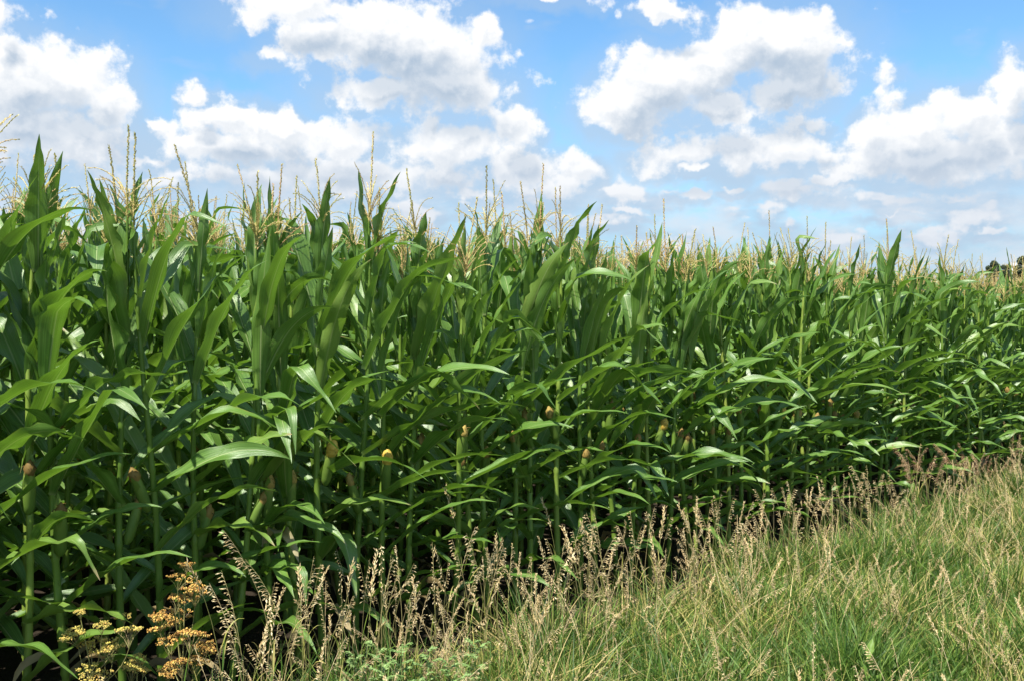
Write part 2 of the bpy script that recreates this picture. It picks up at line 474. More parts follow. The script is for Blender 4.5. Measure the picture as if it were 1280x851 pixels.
Z = 0.03 * (lumpy(X, Y, 1.4, 3) - 0.5) * (np.abs(X) < 40) * (np.abs(Y) < 40)
MB().grid(np.stack([X, Y, Z], -1)).build('ground', M_SOIL)['kind'] = 'structure'
def gz(x, y):
    return 0.03 * (lumpy(x, y, 1.4, 3) - 0.5)

# ------------------------------------------------------------------ maize
def leaf_pts(R, base, phi, a0, L, Wd, droop, wind, roll, nseg, ncol, kink=None, vd=0.5, ruf=1.0):
    d = np.array([math.sin(a0) * math.cos(phi), math.sin(a0) * math.sin(phi), math.cos(a0)])
    s = np.array([-math.sin(phi), math.cos(phi), 0.0])
    p = np.array(base, float)
    h = L * .95 / nseg
    pts = np.zeros((nseg + 1, ncol, 3))
    cs = np.linspace(-1, 1, ncol)
    f1, f2 = R.uniform(2.0, 4.2), R.uniform(2.0, 4.2)
    p1, p2 = R.uniform(0, 6.28), R.uniform(0, 6.28)
    amp = R.uniform(.14, .42) * ruf
    tw0 = R.uniform(-.15, .15)
    for i in range(nseg + 1):
        t = i / nseg
        w_ = Wd * .94 * (0.42 + 0.60 * math.sin(min(1, t / .42) * 1.5708))
        if t > .42:
            w_ *= max(0.0, 1 - ((t - .42) / .58) ** 1.65)
        w_ = max(w_, 0.0012)
        s = unit(s - d * s.dot(d))
        nrm = np.cross(d, s)
        if nrm[2] < 0 and i == 0: nrm = -nrm
        ra = tw0 + roll * t ** 1.3
        s2 = s * math.cos(ra) + nrm * math.sin(ra)
        n2 = -s * math.sin(ra) + nrm * math.cos(ra)
        v_ = vd * (1 - t) ** 1.6 + 0.10
        nick = [1.0, 1.0]
        if ncol >= 5 and 2 < i < nseg - 1 and R.random() < .10:
            nick[int(R.random() < .5)] = R.uniform(.55, .85)
        for j, c in enumerate(cs):
            if abs(c) > .9: c = c * nick[int(c > 0)]
            ed = (amp * math.sin(f1 * t * 6.283 + p1) if c < 0 else amp * math.sin(f2 * t * 6.283 + p2)) * abs(c) ** 1.6 * min(1, 3 * t)
            pts[i, j] = p + s2 * (c * w_ * .5) + n2 * (abs(c) * w_ * .5 * v_ * 1.6 + ed * w_ * .7)
        kk = droop * (0.12 + 1.5 * t ** 1.3)
        if kink is not None and kink[0] <= t < kink[0] + 1.6 / nseg:
            kk += kink[1] * nseg / 1.6
        d = unit(d + (1.0 / nseg) * kk * np.array([wind[0], wind[1], -1.0]))
        p = p + d * h
    return pts

def tassel_arr(R, detail=2):
    """origin at the tassel's foot, pointing up"""
    b = MB()
    Ls = R.uniform(.31, .45) if R.random() < .93 else .50
    lean = R.uniform(-.05, .05, 2) if R.random() < .8 else R.uniform(-.16, .16, 2)
    def spike(path, r0, gap):
        n = len(path)
        if detail == 0:
            rr = r0 * np.linspace(1.1, .5, n)
            b.grid(tube(path, rr, 3), rnd=R.random(), closed=True)
            return
        rr = r0 * .45 * np.linspace(1, .5, n)
        b.grid(tube(path, rr, 4), rnd=R.random(), closed=True)
        # spikelets: small pointed grains in alternate pairs
        seg = np.linalg.norm(np.diff(path, axis=0), axis=1).sum()
        m = max(4, int(seg / gap))
        tt = np.linspace(.04, .99, m) * (n - 1)
        for j, t in enumerate(tt):
            i = min(int(t), n - 2); fr = t - i
            p = path[i] * (1 - fr) + path[i + 1] * fr
            ax = unit(path[i + 1] - path[i])
            sd = unit(np.cross(ax, unit(R.normal(size=3))))
            dd = unit(ax + sd * R.uniform(.08, .38))
            ln = R.uniform(.008, .013)
            q0 = p + sd * r0 * .3
            wv = np.cross(dd, sd) * r0 * .5
            b.grid(np.array([[q0 - wv * .2, q0 + wv * .2], [q0 + dd * ln * .5 - wv + sd * r0 * .25, q0 + dd * ln * .5 + wv + sd * r0 * .25], [q0 + dd * ln - wv * .15, q0 + dd * ln + wv * .15]]), rnd=R.random())
    n = 12
    t = np.linspace(0, 1, n)[:, None]
    main = np.concatenate([lean[0] * t ** 1.5 * Ls * 2, lean[1] * t ** 1.5 * Ls * 2, t * Ls], 1)
    spike(main, .0086, .0045 if detail == 2 else .009)
    nb = R.integers(10, 18) if detail else 7
    for j in range(nb):
        z0 = R.uniform(.0, .13); ph = R.uniform(0, 6.283)
        ln = R.uniform(.13, .25)
        d = np.array([math.cos(ph) * .55, math.sin(ph) * .55, R.uniform(.5, 1.7)]); d = unit(d)
        p = np.array([lean[0] * z0, lean[1] * z0, z0]); pts = [p]
        st = 8 if detail else 4
        dr = R.uniform(.4, 2.2)
        for i in range(st):
            d = unit(d + np.array([0.10, 0, -1.0]) * dr / st * (.3 + i / st)); p = p + d * ln / st; pts.append(p)
        spike(np.array(pts), .0048, .0065 if detail == 2 else .013)
    return b.arrays()

def stalk_arr(R, H, sides=8, nodes=13):
    b = MB()
    zs, rs = [], []
    ph = R.uniform(0, 6.28)
    for i in range(nodes):
        z = H * (i / nodes) ** 1.08
        r = .0172 * (1 - .62 * (z / H) ** 1.2)
        zs += [z, z + .010, z + .028]; rs += [r * 1.0, r * 1.22, r * 1.02]
    zs.append(H); rs.append(.0042)
    zs = np.array(zs) - .02; rs = np.array(rs)
    path = np.stack([.012 * np.sin(zs * 3 + ph), .012 * np.cos(zs * 2.6 + ph), zs], 1)
    uvv = None
    b.grid(tube(path, rs, sides), rnd=R.uniform(.1, .7), closed=True)
    return b, path

def ear_arr(R, golden=False):
    """ear along +Z from its shank; returns husk, silk arrays"""
    L = R.uniform(.19, .24); r = R.uniform(.022, .027)
    t = np.linspace(0, 1, 12)
    prof = r * np.sqrt(np.clip(1 - ((t - .40) / .62) ** 2, 0.03, 1)); prof[0] = .009
    path = np.stack([.01 * t ** 2, 0 * t, t * L], 1)
    g = tube(path, prof, 12)
    th = np.arange(12)
    wob = 1 + .05 * np.sin(th * 2.5)[None, :, None] + R.uniform(-.02, .02, (12, 12, 1))
    g = path[:, None] + (g - path[:, None]) * wob
    h = MB()
    rr = np.repeat(np.linspace(.05, .78, 12) ** 1.0, 12).reshape(1, 12, 12)
    h.grid(g, rnd=.4, closed=True)
    h.rnd[-1] = (np.clip(.15 + .75 * (t ** 2.2), 0, 1)[:, None] * np.ones((1, 12)) + R.uniform(-.06, .06, (12, 12))).ravel()
    # loose husk leaves
    for j in range(4):
        ph = R.uniform(0, 6.28); z0 = L * R.uniform(.35, .7)
        pts = leaf_pts(R, (math.cos(ph) * r * .8, math.sin(ph) * r * .8, z0), ph, .15, R.uniform(.07, .13), .03, R.uniform(.2, 1.2), (0, 0), .3, 6, 3, vd=.5)
        h.grid(pts, rnd=R.uniform(.1, .7))
    s = MB()
    tip = path[-2]
    for j in range(9):
        d = unit(np.array([R.normal() * .3, R.normal() * .3, 1.0])); p = tip + R.normal(size=3) * .005
        pts = [p]
        for i in range(5):
            d = unit(d + np.array([R.normal() * .35, R.normal() * .35, -.42])); p = p + d * R.uniform(.005, .009); pts.append(p)
        s.grid(tube(np.array(pts), np.linspace(.0022, .0012, 6), 3), rnd=R.uniform(.0, .6) if not golden else R.uniform(.5, 1), closed=True)
    # matted core of the silk
    tt = np.linspace(0, 1, 6)
    cr = .023 * np.sin(np.pi * (.30 + .66 * tt))
    cg = tube(np.stack([0 * tt + tip[0], 0 * tt, tip[2] - .030 + tt * .062], 1), cr, 8)
    cg = cg + R.normal(size=cg.shape) * .0018
    s.grid(cg, rnd=R.uniform(.3, .9) if not golden else .9, closed=True)
    c = None
    if golden:
        c = MB()
        tt = np.linspace(0, 1, 9)
        cr = (.024 + .004 * np.sin(tt * 3)) * np.sqrt(np.clip(1 - ((tt - .35) / .66) ** 2, .02, 1))
        cg = tube(np.stack([0 * tt + tip[0], 0 * tt, tip[2] - .035 + tt * .075], 1), cr, 10)
        cg = cg + R.normal(size=cg.shape) * .0012
        c.grid(cg, rnd=.5, closed=True)
        c.rnd[-1] = R.uniform(.2, .9, c.rnd[-1].shape)
    return h.arrays(), s.arrays(), (c.arrays() if c else None)

def plant_spec(R, front=False, bias=None):
    """list of leaves as parameter dicts"""
    out_ = []
    n = int(R.integers(15, 18))
    H = R.uniform(1.96, 2.10)
    phi0 = R.uniform(0, math.pi) if bias is None else bias + R.normal() * .55
    for i in range(n):
        t = i / (n - 1)
        z = .22 + (H - .45) * t ** .90 + R.uniform(-.03, .03)
        phi = phi0 + math.pi * (i % 2) + R.normal() * .22
        if t < .3:
            a0 = R.uniform(.75, 1.2); L = R.uniform(.50, .78); Wd = R.uniform(.062, .092); dr = R.uniform(.7, 1.8)
        elif t < .62:
            a0 = R.uniform(.60, 1.10); L = R.uniform(.66, .90); Wd = R.uniform(.074, .104); dr = R.uniform(.6, 1.6)
        elif t < .84:
            a0 = R.uniform(.14, .50); L = R.uniform(.62, .88); Wd = R.uniform(.078, .112); dr = R.uniform(.4, 2.3)
        else:
            a0 = R.uniform(.10, .28); L = R.uniform(.34, .60); Wd = R.uniform(.054, .086); dr = R.uniform(.05, 1.1)
        kink = None
        if R.random() < (.34 if t > .3 else .12):
            kink = (R.uniform(.4, .75), R.uniform(.5, 1.4))
        wx = R.uniform(-.12, .45) if t > .25 else R.uniform(-.1, .4)
        out_.append(dict(z=z, phi=phi, a0=a0, L=L, W=Wd, dr=dr, kink=kink, wind=(wx, R.uniform(-.25, .1)), roll=R.normal() * .65))
    return H, out_

def leaf_from(R, sp_, nseg, ncol, path=None):
    r = .010
    b = (math.cos(sp_['phi']) * r * .3, math.sin(sp_['phi']) * r * .3, sp_['z'])
    return leaf_pts(R, b, sp_['phi'], sp_['a0'], sp_['L'], sp_['W'], sp_['dr'], sp_['wind'], sp_['roll'], nseg, ncol, sp_['kink'])

R = np.random.default_rng(11)
tassels2 = [mesh_from('tassel', *tassel_arr(R, 2), M_TASSEL) for _ in range(14)]
tassels1 = [mesh_from('tassel', *tassel_arr(R, 1), M_TASSEL) for _ in range(10)]
ear_meshes = []
for g in [False] * 8 + [True] * 4:
    h_, s_, c_ = ear_arr(R, g)
    ear_meshes.append((mesh_from('ear', *h_, M_HUSK), mesh_from('silk', *s_, M_SILK), mesh_from('exposed_cob', *c_, M_GOLD) if c_ else None))

CAMSIDE = math.atan2(-NV[1], -NV[0])
ORD = ['first', 'second', 'third', 'fourth', 'fifth', 'sixth', 'seventh', 'eighth', 'ninth', 'tenth', 'eleventh', 'twelfth', 'thirteenth', 'fourteenth', 'fifteenth', 'sixteenth', 'seventeenth', 'eighteenth', 'nineteenth']
TENS = {2: 'twenty', 3: 'thirty', 4: 'forty', 5: 'fifty', 6: 'sixty', 7: 'seventy'}
def ordinal(n):
    if n < 20: return ORD[n - 1]
    if n % 10 == 0: return TENS[n // 10].replace('ty', 'tieth')
    return TENS[n // 10] + '-' + ORD[n % 10 - 1]

def add_ear(parent, R, z, phi, golden=False):
    h_, s_, c_ = ear_meshes[(8 + int(R.integers(4))) if golden else int(R.integers(8))]
    e = link('ear', h_, parent)
    tilt = R.uniform(.10, .30)
    rr = .045 if golden else .018
    e.location = (math.cos(phi) * rr, math.sin(phi) * rr, z)
    if golden: tilt += .12
    e.rotation_mode = 'XYZ'
    e.rotation_euler = (0, tilt, phi)
    link('silk', s_, e)
    if c_: link('exposed_cob', c_, e)
    return e

# ears one can pick out in the photo: pixel, pixel height, golden?
KEY_EARS = [(490, 575, True, 'bright yellow ear tip'), (820, 521, True, 'golden ear tip'), (968, 512, True, 'small golden ear tip'), (1157, 472, True, 'yellow ear tip at half height'),
            (400, 572, True, 'small orange ear tip'), (22, 590, False, 'thick ear with frayed brown silk'), (72, 645, False, 'round brown ear tip'), (625, 566, False, 'brown ear'), (552, 525, False, 'long brown silk'),
            (318, 600, False, 'reddish brown silk'), (378, 597, False, 'dull brown round ear'), (768, 500, False, 'dark red silk')]
def cap_h(py, Y): return unproject(640, py, Y)[2]

def height_factor(s):      # the crop stands a little lower towards the right
    return float(np.interp(s, [-3.5, 1.0, 7.5], [1.085, 1.025, .945]))

def make_plant(R, k, s, detail, label, group, ears=(), dry=False):
    p = P0 + NV * (ROW * k + R.normal() * .02) + DV * s
    root = thing('maize_plant', label, 'maize plant', (p[0], p[1], gz(*p)), 0, group)
    bias = CAMSIDE + .35 if (k < 2 and R.random() < .8) else None
    H, leaves = plant_spec(R, True, bias)
    H *= 1.0
    sb, path = stalk_arr(R, H, 8 if detail == 2 else 6)
    sb.build('stalk', M_STALK, root)
    if detail == 2:
        for j, sp_ in enumerate(leaves):
            b = MB().grid(leaf_from(R, sp_, 20, 5), rnd=R.random())
            b.build('leaf', M_LEAF, root)
        for j in range(int(R.integers(1, 3))):     # withered lowest leaves
            b = MB().grid(leaf_pts(R, (0, 0, R.uniform(.08, .30)), R.uniform(0, 6.28), R.uniform(.6, 1.2), R.uniform(.28, .45), R.uniform(.025, .045), R.uniform(2.5, 6), (.1, 0), R.normal() * 1.5, 10, 3, ruf=2.0), rnd=R.random())
            o = b.build('leaf', M_DEAD, root); o['label'] = 'brown withered leaf low on the stalk'
        if dry:
            b = MB().grid(leaf_pts(R, (.0, .0, .62), -.9, .7, .42, .06, 4.5, (.1, 0), 1.2, 14, 5, ruf=2.0), rnd=R.random())
            o = b.build('leaf', M_DRYLEAF, root); o['label'] = 'bleached withered leaf hanging down'
    else:
        b = MB()
        for sp_ in leaves:
            b.grid(leaf_from(R, sp_, 13, 5), rnd=R.random())
        b.build('foliage', M_LEAF, root)
    t = link('tassel', (tassels2[int(R.integers(14))] if detail == 2 else tassels1[int(R.integers(10))]), root)
    t.location = (path[-1][0], path[-1][1], H - .055)
    t.rotation_euler = (R.normal() * .06, R.normal() * .06, R.uniform(0, 6.28))
    sc = R.uniform(.80, 1.04); t.scale = (sc, sc, sc)
    for (z, phi, gold) in ears:
        add_ear(root, R, z, phi, gold)
    tl = .03 if R.random() < .93 else .11
    root.rotation_euler = (R.normal() * tl, R.normal() * tl, 0)
    hf = height_factor(s - .55 * k) * R.uniform(.94, 1.035)
    root.scale = (hf, hf, hf)
    return root, p

SP = 0.172
def row_range(k, margin=60):
    return srow(-margin, k), srow(1280 + margin, k)
total = 0
stuff_spots = []
ear_left = list(KEY_EARS)
for k in range(4):
    s0, s1 = row_range(k, 35 if k == 0 else 20)
    svals = np.arange(s0, s1, SP)
    Rk = np.random.default_rng(100 + k)
    plants = []
    for i, s in enumerate(svals):
        s = s + Rk.normal() * .022
        detail = 2 if k < 2 else 1
        ears = []
        note = None
        p = P0 + NV * ROW * k + DV * s
        if k == 0:
            px = 640 + F_PX * p[0] / p[1]
            near = [e for e in ear_left if abs(e[0] - px) < SP * 0.62 * F_PX / p[1] * .75]
            for e in near[:1]:
                ear_left.remove(e)
                zt = cap_h(e[1], p[1] - .05)
                ears.append((zt - .20, CAMSIDE + Rk.uniform(-.5, .5), e[2])); note = e[3]
            if not near:
                ears.append((Rk.uniform(.68, .90), CAMSIDE + Rk.uniform(-2.0, 2.0), False))
        elif k == 1 or Rk.random() < .4:
            ears.append((Rk.uniform(.7, .95), Rk.uniform(0, 6.28), False))
        n = i + 1
        if k == 0:
            label = f'{ordinal(n)} front row maize plant from the left' + (f', with {note}' if note else ', green husked ear')
            group = 'maize plants of the front row'
        elif k == 1:
            label = f'{ordinal(n)} maize plant from the left in the second row, behind the front stalks'
            group = 'maize plants of the second row'
        else:
            label = ['tall maize plant in the third row, glimpsed between nearer stalks', 'tall maize plant in the fourth row, only top leaves and tassel showing'][k - 2]
            group = f'maize plants of the {ORD[k]} row'
        px_ = 640 + F_PX * p[0] / p[1]
        make_plant(Rk, k, s, detail, label, group, ears, dry=(k == 0 and abs(px_ - 345) < 22))
        total += 1
    for s in list(np.arange(s0 - SP, s0 - 5, -SP)) + list(np.arange(s1 + SP * .5, s1 + 7, SP)):
        stuff_spots.append((k, s))
print('maize plants', total)
for k in range(4, 17):
    s0, s1 = row_range(k, 0)
    for s in np.arange(s0 - 3.5, s1 + 4, SP):
        stuff_spots.append((k, s))
# the rest of the field, past what could be counted
Rf = np.random.default_rng(77)
protos = []
for j in range(22):
    H, leaves = plant_spec(Rf)
    sb, path = stalk_arr(Rf, H, 5, 7)
    lb = MB()
    for sp_ in leaves: lb.grid(leaf_from(Rf, sp_, 9, 3), rnd=Rf.random())
    tb = MB().add(tassel_arr(Rf, 1 if j < 12 else 0), mat4((0, 0, H - .05), 0, .93))
    protos.append((sb.arrays(), lb.arrays(), tb.arrays()))
V, Fc, U, Rn, Mi = [], [], [], [], []
nn = 0
for (k, s) in stuff_spots:
    s = s + Rf.normal() * .03
    p = P0 + NV * (ROW * k + Rf.normal() * .03) + DV * s
    pr = protos[int(Rf.integers(0, 12 if k < 9 else 22))]
    M = mat4((p[0], p[1], 0), Rf.choice([0, 0, math.pi]) + Rf.normal() * .35, Rf.uniform(.94, 1.05) * height_factor(s - .55 * k), Rf.normal() * .03, Rf.normal() * .03)
    rr = Rf.random()
    for mi, (v, f, uv, r) in enumerate(pr):
        V.append((v @ M[:3, :3].T + M[:3, 3]).astype(np.float32)); Fc.append(f + nn); U.append(uv); Rn.append((r + rr) % 1.0 if mi == 1 else r)
        Mi.append(np.full(len(f), mi)); nn += len(v)
print('field plants', len(stuff_spots), 'verts', nn)
me = mesh_from('maize_field', np.concatenate(V), np.concatenate(Fc), np.concatenate(U), np.concatenate(Rn), [M_STALK, M_LEAF, M_TASSEL], np.concatenate(Mi))
tag(link('maize_field', me), 'dense green maize field with tan tassels behind the front rows', 'maize field', None, 'stuff')
del V, Fc, U, Rn, Mi

# ------------------------------------------------------------------ verge grass
EO = np.array([0.0, 4.75]); ETH = math.radians(48.5)
ED = np.array([math.sin(ETH), math.cos(ETH)]); EN = np.array([-math.cos(ETH), math.sin(ETH)])
def edge_dist(x, y):      # > 0 on the field side of the grass edge
    return (x - EO[0]) * EN[0] + (y - EO[1]) * EN[1]

def blades(R, x, y, h, w_, lean, laz, curve, rnd, nseg=4):
    N = len(x)
    t = np.linspace(0, 1, nseg + 1)[None, :]
    ln = (lean[:, None] * t + curve[:, None] * t ** 2.2) * h[:, None]
    cx, cy = np.cos(laz)[:, None], np.sin(laz)[:, None]
    zz = h[:, None] * (t - .28 * np.abs(curve[:, None]) * t ** 2.5)
    c = np.stack([x[:, None] + cx * ln, y[:, None] + cy * ln, gz(x, y)[:, None] + zz], -1)
    a2 = laz + R.uniform(-1.2, 1.2, N) + math.pi / 2
    sv = np.stack([np.cos(a2), np.sin(a2), 0 * a2], -1)[:, None, :]
    ww = (w_[:, None] * np.maximum(.06, (1 - t ** 2.0)) * (.6 + .4 * np.minimum(1, t * 4)))[..., None] * .5
    return np.stack([c - sv * ww, c + sv * ww], 2)

Rg = np.random.default_rng(5)
def scatter(R, n, box):
    x = R.uniform(box[0], box[1], n); y = R.uniform(box[2], box[3], n)
    return x, y
gb = MB()
def put_grass(dens_, box, seed):
    R = np.random.default_rng(seed)
    n = int(dens_ * (box[1] - box[0]) * (box[3] - box[2]))
    nt_ = max(1, n // 26)
    tx, ty = scatter(R, nt_, box)
    ti = R.integers(0, nt_, n)
    ox, oy = R.normal(size=n) * .038, R.normal(size=n) * .038
    x, y = tx[ti] + ox, ty[ti] + oy
    outw = np.arctan2(oy, ox)
    thue = R.random(nt_)[ti]; thh = R.uniform(.7, 1.25, nt_)[ti]
    e = edge_dist(x, y) + (lumpy(x, y, 2.2, 9) - .5) * .35
    keep = e < R.uniform(-.05, .06, n)
    inv = (np.abs(x) < .62 * y + .5) & (y > 2.4)
    keep &= inv | (R.random(n) < .25)
    x, y, e, outw, thue, thh = x[keep], y[keep], e[keep], outw[keep], thue[keep], thh[keep]; n = len(x)
    patch = lumpy(x, y, 1.5, 1.0); pt2 = lumpy(x, y, 4.5, 5.0)
    h = (.11 + .20 * R.random(n) ** 1.1) * (.72 + .55 * lumpy(x, y, 2.4, 2.0)) * (1 + .12 * (e > -.4)) * thh
    dry = np.clip(.46 + 1.9 * (patch - .5) + .8 * (pt2 - .5), 0, 1)
    right = np.clip((x - 1.5) / 3.5, 0, 1)
    dry = dry * (1 - .35 * right) + .20 * np.exp(-np.abs(e + .3) * 2.2)
    isdry = R.random(n) < np.clip(dry + (thue - .5) * .6, .02, 1) * .46
    rnd = np.where(isdry, R.uniform(.62, 1.0, n), R.uniform(.05, .58, n))
    rnd = np.clip(rnd + (pt2 - .5) * .15 + (thue - .5) * .16, .02, .98)
    flop = np.where(isdry, R.uniform(.1, 1.0, n), R.uniform(.0, .7, n))
    laz = np.where(R.random(n) < .6, outw + R.normal(size=n) * .5, R.uniform(0, 6.283, n))
    gb.grid(blades(R, x, y, h, R.uniform(.0045, .0118, n) * np.where(isdry, .72, 1), flop * .75 + .12, laz, flop * .7, rnd), rnd=rnd)
put_grass(4600, (-1.6, 5.2, 2.6, 6.4), 21)
put_grass(3800, (.5, 6.5, 6.4, 9.0), 22)
put_grass(3200, (3, 10, 9.0, 12), 23)
put_grass(2000, (8, 16, 11, 18), 24)
tag(gb.build('grass', M_GRASS), 'tangled green and straw coloured grass covering the verge', 'grass', None, 'stuff')

# ------------------------------------------------------------------ seeding grasses
def panicle(R, H=.75, head=.20, style='brome', arch=.25):
    """stem + head; returns (culm arrays, head arrays, blade arrays)"""
    n = 10; az_ = R.uniform(0, 6.28)
    t = np.linspace(0, 1, n)
    bend = arch * R.uniform(.5, 1.4)
    path = np.stack([math.cos(az_) * bend * H * t ** 2.6, math.sin(az_) * bend * H * t ** 2.6, H * (t - .25 * bend * t ** 3)], 1)
    c = MB(); c.grid(tube(path, np.linspace(.0019, .0008, n), 4), rnd=R.uniform(.2, .9), closed=True)
    hd = MB()
    lean_ = (math.cos(az_) * .5, math.sin(az_) * .5) if style != 'spike' else (0, 0)
    L = H; t0 = 1 - head / H
    m = int(head / (.010 if style == 'spike' else .016))
    for j in range(m):
        tt = t0 + (1 - t0) * (j / m)
        i = min(int(tt * (n - 1)), n - 2); fr = tt * (n - 1) - i
        p = path[i] * (1 - fr) + path[i + 1] * fr
        ax = unit(path[i + 1] - path[i])
        taper = 1 - (j / m) * .75
        for rep in range((2 if R.random() < .65 else 1) if style == 'brome' else 3 if style == 'spike' else 2):
            ph = R.uniform(0, 6.28)
            side = unit(np.array([math.cos(ph), math.sin(ph), 0]) - ax * (math.cos(ph) * ax[0] + math.sin(ph) * ax[1]))
            if style == 'spike':
                bl = R.uniform(.004, .010)
            elif style == 'plume':
                bl = R.uniform(.03, .075) * taper + .008
            else:
                bl = R.uniform(.012, .045) * taper + .006
            d = unit(ax * R.uniform(.8, 1.6) + side * .55 + np.array([lean_[0], lean_[1], 0]))
            d2 = unit(d + np.array([lean_[0], lean_[1], -.9 if style != 'spike' else 0]))
            pe = p + d * bl * .6 + d2 * bl * .4
            if bl > .012:
                hd.grid(tube(np.array([p, p + d * bl * .6, pe]), .0005, 3), rnd=R.random(), closed=True)
            k2 = 1 if style != 'plume' else 3
            for q_ in range(k2):
                pq = p + (pe - p) * (1 - q_ * .3)
                dd = unit(d2 + R.normal(size=3) * .25)
                ln = R.uniform(.011, .020) if style != 'plume' else R.uniform(.006, .011)
                wd = .0024 if style != 'plume' else .0015
                sv = unit(np.cross(dd, R.normal(size=3))); nv = np.cross(dd, sv)
                for vec in (sv, nv):
                    hd.grid(np.array([[pq - vec * wd * .2, pq + vec * wd * .2], [pq + dd * ln * .4 - vec * wd, pq + dd * ln * .4 + vec * wd], [pq + dd * ln - vec * .0003, pq + dd * ln + vec * .0003]]), rnd=R.random())
    b = MB()
    for j in range(3):
        z = R.uniform(.05, .5) * H
        ph = R.uniform(0, 6.28)
        b.grid(leaf_pts(R, (path[int(z / H * (n - 1))][0], path[int(z / H * (n - 1))][1], z), ph, .35, R.uniform(.12, .24), .006, R.uniform(.6, 3), (.1, 0), .8, 7, 2), rnd=R.uniform(.3, 1))
    return c.arrays(), hd.arrays(), b.arrays()

Rp = np.random.default_rng(31)
pan = {}
for style, cnt, hh, hd_ in (('brome', 14, .72, .20), ('spike', 6, .66, .15), ('plume', 7, .62, .22)):
    pan[style] = []
    for j in range(cnt):
        a_ = panicle(Rp, hh * Rp.uniform(.85, 1.15), hd_ * Rp.uniform(.8, 1.2), style, .22 if style != 'plume' else .3)
        pan[style].append((mesh_from('stem', *a_[0], M_CULM), mesh_from('seed_head', *a_[1], M_STRAW if style != 'plume' else M_RUST), mesh_from('blade', *a_[2], M_GRASS), a_))

def seed_stalk(px, topy, dist_edge, style, label, group, name='seeding_grass', lean=None, Ymin=None):
    """stands at pixel column px, dist_edge metres from the edge of the grass; topy = where its top shows"""
    t = (px - 640) / F_PX
    # point on the line parallel to the edge at that offset
    o = EO + EN * dist_edge
    s = (o[1] * t - o[0]) / (ED[0] - ED[1] * t)
    x, y = o + ED * s
    Ht = max(.25, cap_h(topy, y))
    st, hd, bl, arr = pan[style][int(Rp.integers(len(pan[style])))]
    top = arr[1][0][:, 2].max()
    sc = Ht / top
    root = thing(name, label, 'seeding grass', (x, y, gz(x, y)), Rp.uniform(0, 6.28), group)
    link('stem', st, root); link('seed_head', hd, root); link('blade', bl, root)
    xy = min(1.35, max(.85, sc)) * Rp.uniform(.6, 1.0)
    for ch in root.children: ch.scale = (xy, xy, sc)
    return root

# ones that stand out
seed_stalk(582, 606, .28, 'spike', 'tallest pale straw seeding grass, its head against the dark maize left of centre', None)
seed_stalk(341, 662, .10, 'brome', 'broad feathery straw head beside the bleached maize leaf', None)
seed_stalk(275, 688, .05, 'spike', 'slim upright golden seed head right of the brown umbels', None)
seed_stalk(700, 622, .25, 'spike', 'thin reddish seeding grass, tall against dark stalks near the centre', None)
seed_stalk(475, 672, .15, 'brome', 'straw seed head bowed to the right, left of the tallest one', None)
# the fringe along the maize
Rq = np.random.default_rng(8)
ZONES = [(300, 470, 'straw coloured seeding grass at the left end of the fringe before the maize'), (470, 640, 'straw coloured seeding grass in the fringe left of the picture centre'),
         (640, 830, 'tan seeding grass in the fringe just right of the picture centre'), (830, 1000, 'tan seeding grass in the thick fringe two thirds across'), (1000, 1140, 'pinkish tan seeding grass in the fringe at the right')]
def fringe_top(px):   # where the tops of the fringe show in the photo
    return np.interp(px, [300, 420, 520, 600, 660, 760, 880, 1000, 1100, 1180, 1280], [720, 690, 680, 650, 675, 640, 625, 600, 585, 572, 545])
for (a, b, lab) in ZONES:
    for i in range(int((b - a) / 3.9)):
        px = Rq.uniform(a, b)
        ty = fringe_top(px) + abs(Rq.normal()) * 62 * (1 - (px - 300) / 1400) - 2
        seed_stalk(px, ty, Rq.uniform(-.35, .22), 'spike' if Rq.random() < .3 else 'brome', lab, 'seeding grasses in the fringe before the maize')
for i, px in enumerate(np.concatenate([Rq.normal(1185, 22, 12), Rq.normal(1235, 9, 5), Rq.normal(1150, 14, 4)])):
    seed_stalk(px, 556 + abs(Rq.normal()) * 14, Rq.uniform(-.2, .25), 'plume', 'reddish brown feathery grass in the clump at the right end of the fringe', 'reddish feathery grasses at the right', 'feathery_grass')
for i, px in enumerate(Rq.normal(1275, 6, 6)):
    seed_stalk(px, 528 + abs(Rq.normal()) * 14, Rq.uniform(-.1, .4), 'plume', 'rust coloured feathery grass against the maize at the right edge', 'rust coloured grasses at the right edge', 'feathery_grass')

# seed heads scattered through the turf: part of the uncountable verge
sb_ = MB()
Rs = np.random.default_rng(61)
arrs = [p_[3] for p_ in pan['brome'] + pan['spike'] + pan['plume'][:3]]
cnt = 0
while cnt < 950:
    x = Rs.uniform(-1.4, 7.5); y = Rs.uniform(2.9, 11.0)
    e = edge_dist(x, y)
    if e > .05 or abs(x) > .6 * y + .3: continue
    dens_ = .25 + 1.0 * (lumpy(x, y, 1.5, 1.0) - .35) + .8 * math.exp(-abs(e + .2) * 2.0)
    if Rs.random() > dens_: continue
    a_ = arrs[int(Rs.integers(len(arrs)))]
    sc = Rs.uniform(.42, .72)
    if e > -.7: sc *= 1.15
    M = mat4((x, y, gz(x, y)), Rs.uniform(0, 6.28), sc, Rs.normal() * .28, Rs.normal() * .28)
    for arr in a_[:2]:
        sb_.add(arr, M)
    cnt += 1
tag(sb_.build('grass_seed_heads', M_STRAW), 'many pale seed heads tangled through the verge grass', 'grass seed heads', None, 'stuff')

